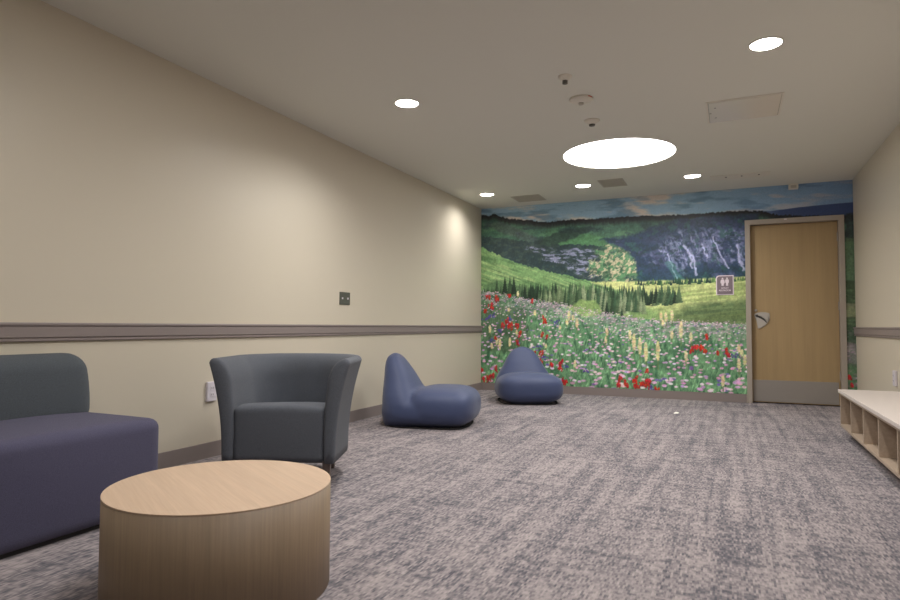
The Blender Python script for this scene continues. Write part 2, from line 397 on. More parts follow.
# conifers
rt = random.Random(5)
def tree(cx, bz, h, w, c):
    x0, x1 = max(0, int(cx-w-2)), min(NX, int(cx+w+3)); z0, z1 = max(0, int(bz)), min(NZ, int(bz+h+1))
    if x1 <= x0 or z1 <= z0: return
    X = xs[z0:z1, x0:x1]; Z = zs[z0:z1, x0:x1]
    k = (Z-bz)/h; half = w*(1-k)*(.75+.35*np.abs(np.sin(k*h*.55+cx)))
    m = np.clip(half-np.abs(X-cx)+.6, 0, 1)[..., None]
    sh = 1+.16*np.clip((X-cx)/max(w, 1), -1, 1)[..., None]
    img[z0:z1, x0:x1] = img[z0:z1, x0:x1]*(1-m)+np.array(c)/255.*sh*m
def trow(pts, hs, step_, cols, wr=.17, jz=4):
    p = sorted(MU(pts)); x = p[0][0]
    while x < p[-1][0]:
        z = np.interp(x, [a for a, _ in p], [c for _, c in p]); h = np.interp(x, [a for a, _ in p], hs)
        h *= rt.uniform(.45, 1.1); tree(x, z+rt.uniform(-jz, jz), h, max(1.6, h*wr), cols[rt.randrange(len(cols))])
        x += step_*rt.uniform(.5, 1.5)
dk = [(38, 58, 46), (50, 74, 56), (60, 84, 62)]; md = [(84, 108, 80), (104, 124, 92), (66, 94, 70)]; pl = [(142, 156, 124), (124, 142, 108), (90, 112, 82), (56, 80, 58)]
trow([(2.141, 1.440), (2.907, 1.447), (3.530, 1.479)], [12, 14, 8], 4, [(40, 66, 60), (48, 84, 62), (96, 130, 80)], .25, 2)
put(poly([(-0.004, 1.317), (0.057, 1.502), (0.284, 1.554), (0.866, 1.400), (1.681, 1.305), (2.189, 1.168), (2.250, 1.091), (1.680, 1.067), (0.866, 1.208)], 10, 8, 81), (96, 128, 90))
trow([(0.011, 1.360), (0.579, 1.350), (1.282, 1.284), (2.189, 1.194)], [14, 24, 40, 36], 3.6, dk+md)
trow([(1.938, 1.249), (2.312, 1.193), (2.672, 1.201)], [38, 44, 34], 3.4, dk+md, .2)
trow([(0.284, 1.271), (0.866, 1.194), (1.416, 1.175), (2.188, 1.117)], [26, 46, 54, 46], 4.2, dk+md+pl)
trow([(0.936, 1.180), (1.680, 1.094), (2.250, 1.091)], [56, 58, 40], 4.4, md+pl, .14)
for q, h in [((0.359, 1.368), 40), ((0.433, 1.339), 46), ((0.491, 1.352), 42), ((0.651, 1.266), 38), ((0.738, 1.251), 42), ((0.239, 1.399), 28), ((1.770, 1.041), 34), ((1.860, 1.015), 26), ((1.962, 1.014), 24)]:
    a = MU([q])[0]; tree(a[0], a[1], h, h*.17, dk[rt.randrange(3)])
# flower field
fl = line([(-0.004, 1.403), (0.284, 1.355), (0.579, 1.295), (1.145, 1.205), (1.680, 1.094), (2.187, 1.001), (2.669, 0.964), (3.403, 0.941), (4.503, 0.876)], 3, 91, 3)
field = np.clip(fl-zs, 0, 1); dep = np.clip((fl-zs)/130, 0, 1)
g = vn(4, 16, 92, 3, .15)
put(field, (112, 156, 116))
put(field*step(g, .45, .75)*.9, (62, 104, 78))
put(field*step(vn(3, 12, 93, 3, -.3), .55, .75)*.9, (150, 198, 150))
put(field*step(vn(60, 30, 94, 3), .5, .75)*.6, (52, 94, 70))
put(field*(1-step(dep, .0, .35))*step(vn(10, 4, 95, 3), .35, .6)*.75, (196, 170, 188))
put(poly([(1.227, 1.150), (1.416, 1.256), (1.602, 1.253), (1.732, 1.094), (1.482, 1.015)], 4, 4, 96)*.8, (148, 178, 110))
put(poly([(-0.004, 1.274), (0.651, 1.127), (0.723, 0.713), (0.433, 0.542), (-0.002, 0.561)], 12, 8, 97)*.45, (70, 84, 66))
rf = random.Random(9)
def blob(cx, cz, rx, rz, c, a=1.):
    x0, x1 = max(0, int(cx-rx-2)), min(NX+1, int(cx+rx+3)); z0, z1 = max(0, int(cz-rz-2)), min(NZ+1, int(cz+rz+3))
    if x1 <= x0 or z1 <= z0: return
    X = xs[z0:z1, x0:x1]; Z = zs[z0:z1, x0:x1]
    m = (np.clip((1-np.hypot((X-cx)/rx, (Z-cz)/rz))*min(rx, rz)+.6, 0, 1)*a)[..., None]
    img[z0:z1, x0:x1] = img[z0:z1, x0:x1]*(1-m)+np.array(c)/255.*m
def jit(c, k=14): return tuple(max(0, min(255, v+rf.uniform(-k, k))) for v in c)
pk = [(226, 184, 210), (238, 204, 224), (214, 168, 200), (242, 226, 238), (204, 166, 206)]
fz = fl[0]
for i in range(2100):
    x = rf.uniform(0, NX); d = rf.random()**2.3
    z = fz[int(x)]*(1-d)+rf.uniform(-3, 4)
    s = 1.0+3.6*d
    if rf.random() < .08: c = (120, 104, 170)
    else: c = pk[rf.randrange(5)]
    blob(x, z, s*rf.uniform(.8, 1.25), s*rf.uniform(.45, .75), jit(c), .95)
def red(p, s):
    (cx, cz), = MU([p])
    for _ in range(int(5*s)+2):
        x, z = cx+rf.gauss(0, 2.5*s), cz+rf.gauss(0, 3.0*s)
        for k in range(4): blob(x+rf.uniform(-1.6, 1.6), z-k*1.7, 1.3, 1.7, jit((200-12*k, 48, 44), 34))
def spike(p, h, w=2.6):
    (cx, cz), = MU([p])
    k = -h/2
    while k < h/2:
        ww = w*(1-.55*abs(k/(h/2))**2); blob(cx+rf.uniform(-.7, .7), cz+k, ww, 1.6, jit((214, 204, 160), 16)); k += 1.3
    for k in range(int(h*.5)): blob(cx, cz-h/2-k, .8, 1, (104, 130, 84))
for q in [(0.119, 1.031), (0.179, 1.059), (0.374, 0.988), (0.433, 1.016), (0.165, 0.705), (0.865, 0.633), (0.921, 0.470), (1.224, 0.371), (1.518, 0.301), (2.315, 0.126), (0.285, 0.848), (1.089, 0.961), (3.289, 0.554), (0.073, 0.988)]:
    (cx, cz), = MU([q])
    for _ in range(9): blob(cx+rf.gauss(0, 4), cz+rf.gauss(0, 3), 1.6, 1.8, jit((86, 80, 150)))
for q, h in [((0.134, 0.861), 18), ((0.285, 0.651), 26), ((0.433, 0.681), 20), ((0.535, 0.808), 12), ((0.550, 1.351), 12), ((0.795, 1.085), 12), ((0.418, 1.128), 8), ((1.267, 1.042), 20), ((1.375, 0.948), 22),
          ((0.949, 0.634), 10), ((1.346, 0.401), 16), ((1.144, 0.880), 8), ((0.165, 0.621), 14), ((1.756, 0.727), 14), ((2.444, 1.039), 18), ((2.504, 1.026), 20), ((2.576, 1.051), 22), ((2.467, 0.951), 12), ((2.680, 0.864), 34),
          ((2.796, 0.778), 18), ((2.110, 0.706), 36), ((2.184, 0.656), 36), ((2.258, 0.581), 40), ((2.404, 0.596), 40), ((2.735, 0.541), 22), ((2.573, 0.800), 16), ((3.334, 0.640), 16), ((3.331, 0.459), 22), ((3.152, 0.248), 22),
          ((3.397, 0.509), 20), ((1.769, 0.831), 16), ((2.061, 0.795), 20), ((3.366, 0.592), 14), ((1.240, 0.962), 14), ((1.321, 1.015), 12), ((0.240, 0.692), 18)]:
    spike(q, h, 2.3+h*.035)
for q, s in [((0.103, 1.330), 1), ((0.239, 1.299), 1.2), ((0.433, 1.339), .6), ((0.164, 1.201), 1.2), ((0.067, 1.131), .7), ((0.752, 1.256), .7), ((0.936, 1.002), 1.0), ((0.403, 0.960), 1.6), ((0.448, 0.918), 1.4), ((0.329, 0.918), .8), ((0.544, 0.919), 1),
          ((0.579, 0.822), .7), ((0.219, 0.762), .6), ((0.550, 0.697), .8), ((0.893, 0.797), .6), ((0.963, 0.770), .5), ((0.893, 0.551), 1), ((0.780, 0.549), .7), ((0.879, 0.442), 1), ((1.142, 0.382), 1.2), ((1.156, 0.436), 1), ((1.032, 0.392), .8), ((1.210, 0.170), 1.2),
          ((0.151, 0.211), 1.3), ((0.030, 0.164), .9), ((0.226, 0.312), .9), ((0.106, 0.153), 1.4), ((0.014, 0.306), .7), ((1.919, 0.237), 1.1), ((1.918, 0.160), .9), ((2.007, 0.189), 1.2), ((2.119, 0.219), 1.5), ((2.131, 0.156), 1.3), ((2.193, 0.197), 1.4), ((2.273, 0.175), 1.4), ((2.273, 0.238), 1.),
          ((2.387, 0.111), .9), ((2.274, 0.359), .7), ((2.806, 0.629), 1.3), ((2.875, 0.655), .8), ((2.909, 0.661), .8), ((2.955, 0.620), .5), ((2.979, 0.797), .7), ((3.101, 0.603), .6), ((3.202, 0.613), .8), ((3.212, 0.577), .6)]:
    red(q, s)
# strip to the right of the door
for pts, c in [([(4.451, 2.197), (4.567, 2.201), (4.561, 1.871), (4.445, 1.877)], (46, 54, 58)), ([(4.446, 1.923), (4.562, 1.916), (4.551, 1.395), (4.436, 1.398)], (92, 116, 86)),
               ([(4.437, 1.432), (4.552, 1.429), (4.547, 1.147), (4.431, 1.148)], (56, 72, 56)), ([(4.432, 1.182), (4.547, 1.180), (4.544, 1.011), (4.429, 1.011)], (134, 134, 110)),
               ([(4.429, 1.023), (4.544, 1.023), (4.538, 0.708), (4.423, 0.706)], (62, 78, 62)), ([(4.423, 0.728), (4.538, 0.730), (4.533, 0.472), (4.418, 0.469)], (132, 122, 128)),
               ([(4.419, 0.491), (4.534, 0.495), (4.526, 0.092), (4.411, 0.086)], (84, 112, 84))]:
    put(poly(pts, 3, 3, 88)*step(xs/NX, .9, .93)*(.55+.45*vn(5, 4, 89, 3)), c)
red((4.464, 0.358), .45); red((4.482, 0.269), .35)
# overall print grain
below = np.clip(ridge-zs, 0, 1)[..., None]
img *= 1+below*((.86+.28*vn(2.6, 3.2, 120, 2))[..., None]-1)
img *= 1+below*((.88+.24*vn(9, 7, 121, 2))[..., None]-1)
img *= (1+.10*(rng.rand(NZ+1, NX+1, 1)-.5))
img = np.clip((img-.02)*1.09, 0, 1)
il = np.where(img <= .04045, img/12.92, ((img+.055)/1.055)**2.4)
vid = np.arange((NX+1)*(NZ+1)).reshape(NZ+1, NX+1)
cx_ = (np.arange(NX)+.5)*W/NX; cz_ = bt+(np.arange(NZ)+.5)*(H-bt)/NZ
keep = ~((cx_[None, :] > DL+.02) & (cx_[None, :] < DR-.02) & (cz_[:, None] < DT-.02))
quads = np.stack([vid[:-1, :-1], vid[:-1, 1:], vid[1:, 1:], vid[1:, :-1]], -1)[keep]
used = np.zeros(vid.size, bool); used[quads.ravel()] = True
remap = np.cumsum(used)-1
co = np.stack([(xs/NX*W).ravel(), np.full(vid.size, L-.004), (bt+zs/NZ*(H-bt)).ravel()], -1)[used]
q = remap[quads].astype(np.int32)
me = bpy.data.meshes.new('wall_mural')
me.vertices.add(len(co)); me.vertices.foreach_set('co', co.ravel().astype(np.float32))
me.loops.add(q.size); me.loops.foreach_set('vertex_index', q.ravel())
me.polygons.add(len(q)); me.polygons.foreach_set('loop_start', np.arange(0, q.size, 4, dtype=np.int32))
me.update(calc_edges=True)
ca = me.color_attributes.new('print', 'FLOAT_COLOR', 'POINT')
ca.data.foreach_set('color', np.concatenate([il.reshape(-1, 3)[used], np.ones((len(co), 1))], 1).ravel().astype(np.float32))
mm = mat('printed_vinyl', (.5, .5, .5, 1), .42, spec=.4, bump=.08, bscale=150)
at = mm.node_tree.nodes.new('ShaderNodeAttribute'); at.attribute_name = 'print'
mm.node_tree.links.new(at.outputs['Color'], mm.node_tree.nodes['Principled BSDF'].inputs['Base Color'])
mu = link('wall_mural', me, mm)
so = mu.modifiers.new('s', 'SOLIDIFY'); so.thickness = .003; so.offset = 0
tag(mu, 'full wall photo mural of wildflower meadow, conifers and rocky hills around the door', 'mural')

# ---------------------------------------------------------------- restroom sign
sx0, sx1, sz0, sz1 = 3.089, 3.287, 1.293, 1.533
sg = thing('restroom_sign', 'mauve adult restroom sign with two white figures, mounted on the mural', 'sign', (3.188, L-.006, 1.413))
def plate(x0, x1, z0, z1, r, y0, y1):
    b = bmesh.new()
    pts = [(x1, z0), (x1, z1)]+[(x0+r-r*math.sin(a), z1-r+r*math.cos(a)) for a in [i*PI/12 for i in range(7)]]+[(x0, z0)]
    extr(b, [(x-3.188, z-1.413) for x, z in pts], 'y', y0, y1); return b
obj('sign_border', plate(sx0, sx1, sz0, sz1, .035, -.004, 0), 'sign_white', sg)
obj('sign_plate', plate(sx0+.012, sx1-.012, sz0+.012, sz1-.012, .03, -.008, -.004), 'sign', sg)
def figure(cx, woman):
    b = bmesh.new(); y0, y1 = -.0105, -.008
    def P(pts): extr(b, [(cx+x, z) for x, z in pts], 'y', y0, y1)
    P([(.0095*math.cos(a), .082+.0095*math.sin(a)) for a in [2*PI*i/16 for i in range(16)]])
    if woman: P([(-.012, .07), (.012, .07), (.02, .058), (.024, .04), (.021, .024), (.013, .016), (.012, -.008), (.002, -.01), (.0, .002), (-.002, -.01), (-.012, -.008), (-.013, .016), (-.021, .024), (-.024, .04), (-.02, .058)])
    else: P([(-.013, .07), (.013, .07), (.02, .062), (.02, .03), (.015, .028), (.012, .02), (.0115, -.01), (.002, -.01), (.0, .018), (-.002, -.01), (-.0115, -.01), (-.012, .02), (-.015, .028), (-.02, .03), (-.02, .062)])
    return b
obj('woman_pictogram', figure(-.025, 1), 'sign_white', sg)
obj('man_pictogram', figure(.025, 0), 'sign_white', sg)
def text(s, size, x, z, parent, m, y=-.0085, name='lettering', rot=(PI/2, 0, 0), zz=None):
    cu = bpy.data.curves.new('t', 'FONT'); cu.body = s; cu.size = size; cu.align_x = 'CENTER'; cu.extrude = .0008; cu.offset = size*.015
    o = bpy.data.objects.new('t', cu); C.objects.link(o)
    me = bpy.data.meshes.new_from_object(o.evaluated_get(bpy.context.evaluated_depsgraph_get()))
    bpy.data.objects.remove(o)
    me.materials.clear()
    k = link(name, me, m, parent); k.location = (x, y, z) if zz is None else (x, y, zz); k.rotation_euler = rot
    return k
text('ADULT', .026, 0, -.044, sg, 'sign_white')
text('RESTROOM', .026, 0, -.073, sg, 'sign_white')

# ---------------------------------------------------------------- lights
def downlight(x, y, label, power):
    t = thing('recessed_downlight', label, 'ceiling light', (x, y, H), 0, 'round recessed downlights')
    b = bmesh.new(); lathe(b, [(.087, .0), (.0935, -.001), (.095, -.003), (.092, -.005), (.085, -.005), (.085, 0)], 40, cap=False)
    obj('trim_ring', b, 'ceil', t, True)
    b = bmesh.new(); lathe(b, [(.086, .0), (.083, .03), (.074, .062), (.0735, .07), (.086, .07)], 40, cap=False)
    obj('reflector', b, 'can', t, True)
    b = bmesh.new(); lathe(b, [(.073, .05), (.06, .044), (.02, .04)], 32); obj('lens', b, 'lens', t, True)
    ld = bpy.data.lights.new('downlight_beam', 'AREA'); ld.shape = 'DISK'; ld.size = .13; ld.energy = power
    ld.spread = math.radians(158); ld.color = (1, .972, .935)
    lo_ = bpy.data.objects.new('downlight_beam', ld); C.objects.link(lo_); lo_.parent = t; lo_.location = (0, 0, .036)
names = ['round downlight above the barrel armchair side, nearest the cream left wall', 'round downlight at upper right, beyond the ceiling access panel nearest the camera',
         'small round downlight in far row, closest to the left wall corner', 'small round downlight in far row, middle of the three',
         'small round downlight in far row, rightmost of the three', 'round downlight behind the camera on the left', 'round downlight behind the camera on the right']
names[0] = 'left one of the two large near downlights, by the cream left wall'
names[1] = 'right one of the two large near downlights, in the upper right of the ceiling'
for (x, y), nm in zip(DOWN, names): downlight(x, y, nm, (25 if y < 6 else 12) if y > 2 else 8)
for (dx, dy), nm in zip(DISCS, ('huge round glowing ceiling light in the middle of the ceiling', 'huge round ceiling light overhead, out of the picture above the drum table')):
    t = thing('disc_light', nm, 'ceiling light', (dx, dy, H), 0, 'large round ceiling lights')
    b = bmesh.new(); lathe(b, [(.526, .012), (.4, .008), (.05, .006)], 96); obj('diffuser', b, 'disc', t, True)
    b = bmesh.new(); lathe(b, [(.5285, .015), (.5285, -.004), (.5385, -.004), (.5385, 0), (.5285, 0)], 96, cap=False); obj('trim_ring', b, 'ceil', t)

# ---------------------------------------------------------------- ceiling fittings
def bulb(name, label, x, y, prof, tipprof, mtip, cat):
    t = thing(name, label, cat, (x, y, H+.001))
    b = bmesh.new(); lathe(b, prof, 32); obj('cover', b, 'offwhite', t, True)
    b = bmesh.new(); lathe(b, tipprof, 20); obj('sensor_tip', b, mtip, t, True)
    return t
bulb('fire_sprinkler', 'pale ceiling sprinkler with dark tip, nearest of the three in line', 2.253, 4.06, [(.048, 0), (.046, -.008), (.034, -.016), (.022, -.03), (.0, -.032)], [(.018, -.03), (.018, -.052), (.01, -.054)], 'black', 'sprinkler')
t = bulb('smoke_detector', 'round white smoke detector with red print, middle of the three in line', 2.262, 4.51, [(.085, 0), (.085, -.014), (.06, -.026), (.028, -.034), (.0, -.034)], [(.02, -.032), (.018, -.046), (.008, -.047)], 'vent', 'smoke detector')
b = bmesh.new()
for a in (-.45, -.62, -.3):
    ca_, sa_ = math.cos(a), math.sin(a)
    rb = bmesh.ops.create_cube(b, size=1)['verts']
    for v in rb: v.co = Vector((v.co.x*.004, v.co.y*.016, v.co.z*.006)); v.co = Vector((v.co.x*ca_-v.co.y*sa_+.086*ca_, v.co.x*sa_+v.co.y*ca_+.086*sa_, v.co.z-.008))
obj('red_marking', b, 'red', t)
bulb('ceiling_sensor', 'pale round occupancy sensor with dark tip, farthest of the three, by the disc light', 2.237, 5.03, [(.062, 0), (.06, -.01), (.04, -.02), (.03, -.034), (.0, -.036)], [(.026, -.034), (.024, -.046), (.012, -.05)], 'black', 'sensor')
# access panel
t = thing('access_panel', 'square glossy ceiling access panel with screws, right of the three sensors', 'access panel', (3.36, 5.22, H))
bxo('panel_lid', (-.245, .245, -.245, .245, -.007, -.002), 'panel', t, .001)
b = bmesh.new()
for d in ((-.262, .262, -.262, -.248), (-.262, .262, .248, .262), (-.262, -.248, -.248, .248), (.248, .262, -.248, .248)): box(b, *d, -.005, 0)
obj('panel_frame', b, 'offwhite', t)
b = bmesh.new(); 
for d in ((-.248, .248, -.2478, -.2452), (-.2478, -.2452, -.248, .248), (.2452, .2478, -.248, .248)): box(b, *d, -.0035, -.0005)
obj('panel_gap', b, 'black', t)
for x, y in ((-.2, -.12), (-.2, .12), (-.235, .0)):
    b = bmesh.new(); lathe(b, [(.008, -.007), (.007, -.009), (.002, -.009)], 12, (x, y)); obj('screw', b, 'black', t)
# air vents
for x0, x1, y0, y1, nm in ((.66, 1.04, 7.60, 7.97, 'faint square ceiling vent near the mural, beside the leftmost far downlight'), (1.87, 2.15, 7.14, 7.52, 'faint square ceiling vent between the disc light and the mural')):
    t = thing('ceiling_vent', nm, 'vent', ((x0+x1)/2, (y0+y1)/2, H), 0)
    hx_, hy_ = (x1-x0)/2, (y1-y0)/2
    b = bmesh.new()
    for d in ((-hx_, hx_, -hy_, -hy_+.015), (-hx_, hx_, hy_-.015, hy_), (-hx_, -hx_+.015, -hy_+.015, hy_-.015), (hx_-.015, hx_, -hy_+.015, hy_-.015)): box(b, *d, -.006, 0)
    obj('vent_frame', b, 'vent', t)
    b = bmesh.new(); k = -hy_+.02
    while k < hy_-.02: box(b, -hx_+.015, hx_-.015, k, k+.008, -.005, -.0005); k += .014
    obj('louvres', b, 'vent', t)
t = thing('track_plate', 'low pale ceiling plate with three dark screws near the mural', 'ceiling plate', (3.36, 7.55, H+.001))
bxo('plate', (-.3, .3, -.11, .11, -.006, 0), 'offwhite', t, .001)
for x in (-.14, .02, .19):
    b = bmesh.new(); lathe(b, [(.009, -.006), (.008, -.012), (.002, -.012)], 12, (x, -.02)); obj('screw', b, 'black', t)
t = thing('door_motion_sensor', 'small box high on the mural above the door, at the ceiling', 'sensor', (3.936, L-.004, 2.549))
b = bmesh.new(); box(b, -.05, .05, -.07, 0, -.03, .034, .006); obj('housing', b, 'offwhite', t)
bxo('lens_cover', (-.03, .03, -.074, -.0705, -.02, .012), 'vent', t, .001)

# ---------------------------------------------------------------- wall plates
t = thing('switch_plate', 'dark grey wall plate with two small white buttons above the chair rail', 'wall plate', (0, 4.81, 1.15))
bxo('plate', (0, .007, -.082, .082, -.058, .058), 'plate', t, .002)
for y in (-.045, .042): bxo('button', (.007, .011, y-.01, y+.01, -.009, .009), 'white', t, .002)
def outlet(x, y, z, s, label):
    t = thing('power_outlet', label, 'outlet', (x, y, z))
    def bx(nm, d, m, par=t, bev=.0015):
        x0, x1 = sorted((s*d[0], s*d[1])); return bxo(nm, (x0, x1)+d[2:], m, par, bev)
    bx('cover_plate', (0, .02, -.042, .042, -.066, .066), 'white', bev=.004)
    for zc in (-.022, .022):
        r = bx('receptacle', (.02, .0225, -.017, .017, zc-.014, zc+.014), 'white')
        for yy in (-.007, .007): bx('slot', (.0222, .023, yy-.0015, yy+.0015, zc-.004, zc+.007), 'slot', r, 0)
outlet(0, 3.205, .447, 1, 'white wall outlet behind the left side of the grey barrel armchair')
outlet(W, 6.42, .47, -1, 'white wall outlet above the cubby bench at the right edge')

# ---------------------------------------------------------------- coffee table
t = thing('drum_coffee_table', 'round oak drum coffee table in the foreground', 'coffee table', (1.632, 1.660, 0))
b = bmesh.new(); lathe(b, [(.30, 0), (.368, 0), (.3695, .002), (.3695, .3475), (.36, .3475)], 128, cap=True)
o = obj('drum_side', b, 'side_wood', t, True)
b = bmesh.new(); lathe(b, [(.3695, .3475), (.3698, .3505), (.3692, .3514)], 128)
o = obj('table_top', b, 'top_wood', t)

# ---------------------------------------------------------------- armless lounge seat
ang = 0
t = thing('lounge_sofa', 'armless lounge seat with plum seat block and slate bolster back, at left edge', 'sofa', (.73, 2.192, 0), ang)
def at(bm, x, y, z): bmesh.ops.translate(bm, verts=bm.verts, vec=(x, y, z))
D_, LW = .70, .80
b = bmesh.new()
def puff(v):
    k = max(0, 1-(v.x/.35)**2)*max(0, 1-(v.y/.37)**2)
    if v.z > .1: v.z += .018*k
    if v.x > .3: v.x += .012*max(0, 1-(v.y/.37)**2)*max(0, 1-(v.z/.22)**2)
    if v.z < -.15: pass
    return v
rbox(b, D_/2, LW/2, .2175, .05, 22, puff); at(b, -D_/2, -LW/2, .2325); obj('seat', b, 'purple_fabric', t, True)
b = bmesh.new()
def puffb(v):
    k = 1-((v.z+.06)/.245)**2
    if v.y > 0: v.y += (.022*k-.0)*step1(v.y/.38)
    v.x += (.02*k if v.x > 0 else 0)-.04*(v.z+.16)
    return v
def step1(a): return max(0, min(1, (a-.6)/.4))
rbox(b, .095, LW/2-.012, .185, .085, 22, puffb); at(b, -D_+.105, -LW/2-.006, .568); obj('backrest', b, 'back_fabric', t, True)
bxo('plinth', (-D_+.04, -.035, -LW+.04, -.035, 0, .04), 'dark', t)

# ---------------------------------------------------------------- barrel armchair
t = thing('barrel_armchair', 'charcoal barrel armchair with flared wraparound back beside the white outlet', 'armchair', (.955, 2.765, 0), math.radians(22.5))
# local: front at y=0 facing -y, back towards +y
Z0, ZT = .14, .715
hw, dp = .318, .62       # outer half width and depth at the base
def upath(s, hw_, dp_):
    """s in 0..1 from front right round the back to front left; point and outward normal"""
    r = hw_*.86; straight = dp_-r; arc = PI*r*.5*2
    xs_ = hw_-r                      # flat piece behind
    tot = straight*2+arc+2*xs_; d = s*tot
    if d < straight: return Vector((hw_, d, 0)), Vector((1, 0, 0))
    d -= straight
    if d < arc/2:
        a = d/r; return Vector((xs_+r*math.cos(a), straight+r*math.sin(a), 0)), Vector((math.cos(a), math.sin(a), 0))
    d -= arc/2
    if d < 2*xs_: return Vector((xs_-d, dp_, 0)), Vector((0, 1, 0))
    d -= 2*xs_
    if d < arc/2:
        a = PI/2+d/r; return Vector((-xs_+r*math.cos(a), straight+r*math.sin(a), 0)), Vector((math.cos(a), math.sin(a), 0))
    d -= arc/2
    return Vector((-hw_, straight-d, 0)), Vector((-1, 0, 0))
def off(z):
    k = (z-Z0)/(ZT-Z0); return .086*max(0, (k-.12)/.88)**1.9
TH = .062
def section(side):
    """closed vertical section: (outward offset, z) - inner bottom, outer bottom, up, round, down"""
    out = [(0-.004, Z0)]
    for i in range(1, 12):
        z = Z0+(ZT-.035-Z0)*i/11; out.append((off(z), z))
    ow = off(ZT-.035); thT = TH+.055; rr = .03; zi = ZT-.16
    for i in range(1, 6):
        a = PI/2*i/5; out.append((ow+.004-rr+rr*math.cos(a), ZT-.035+.035*math.sin(a)))
    for i in range(1, 9):
        a = PI/2*i/8; out.append((ow+.004-rr-(thT-.02)*math.sin(a)**1.15, zi+(ZT-zi)*math.cos(a)))
    xe = out[-1][0]
    for i in range(9, -1, -1):
        z = Z0+(zi-Z0)*i/10; k = i/10
        out.append((off(z)-TH-(off(zi)-TH-xe)*k**1.5, z))
    return out
b = bmesh.new(); N = 72; rings = []
sec = section(1); cen = (sum(p[0] for p in sec)/len(sec), sum(p[1] for p in sec)/len(sec))
def ring(s, shrink=0., push=0.):
    p, nrm = upath(s, hw, dp)
    R_ = []
    for o_, z in sec:
        # ease the section towards its own mid line at the arm ends to round them
        mid = off(z)-TH/2
        oo = mid+(o_-mid)*(1-shrink); zz = z-.045*shrink*max(0, (z-ZT+.1)/.1)
        q = p+nrm*oo; q.y -= push; q.z = zz; R_.append(b.verts.new(q))
    return R_
for sh, pu in ((.55, .018), (.25, .014), (.08, .007)): rings.append(ring(0, sh, pu))
for i in range(N+1): rings.append(ring(i/N))
for sh, pu in ((.08, .007), (.25, .014), (.55, .018)): rings.append(ring(1, sh, pu))
K = len(sec)
for A, B in zip(rings, rings[1:]):
    for i in range(K): b.faces.new((A[i], A[(i+1) % K], B[(i+1) % K], B[i]))
b.faces.new(rings[0]); b.faces.new(rings[-1])
o = obj('barrel_back', b, 'grey_fabric', t, True)
# seat block: front flush with the arms
b = bmesh.new()
SW = hw-TH+.004
def puffs(v):
    k = max(0, 1-(v.x/SW)**2)
    if v.z > .1: v.z += .010*k+.012*max(0, 1-((v.y+.16)/.13)**2)-.035*max(0, (v.y+.16)/.42)
    if v.y < -.2: v.y -= .008*k*max(0, 1-(v.z/.17)**2)
    return v
rbox(b, SW, .275, .148, .03, 18, puffs); at(b, 0, .275, .288); obj('seat', b, 'grey_fabric', t, True)
bxo('under_frame', (-.24, .24, .06, .52, .128, .142), 'dark', t)
for lx, ly in ((-.262, .05), (.262, .05), (-.19, .5), (.19, .5)):
    b = bmesh.new(); r = bmesh.ops.create_cube(b, size=1)['verts']
    for v in r:
        k = .022 if v.co.z > 0 else .017
        v.co = Vector((lx+math.copysign(k, v.co.x), ly+math.copysign(k, v.co.y), .145 if v.co.z > 0 else 0))
    bmesh.ops.bevel(b, geom=list(b.edges), offset=.003, segments=2, affect='EDGES')
    obj('leg', b, 'leg', t)

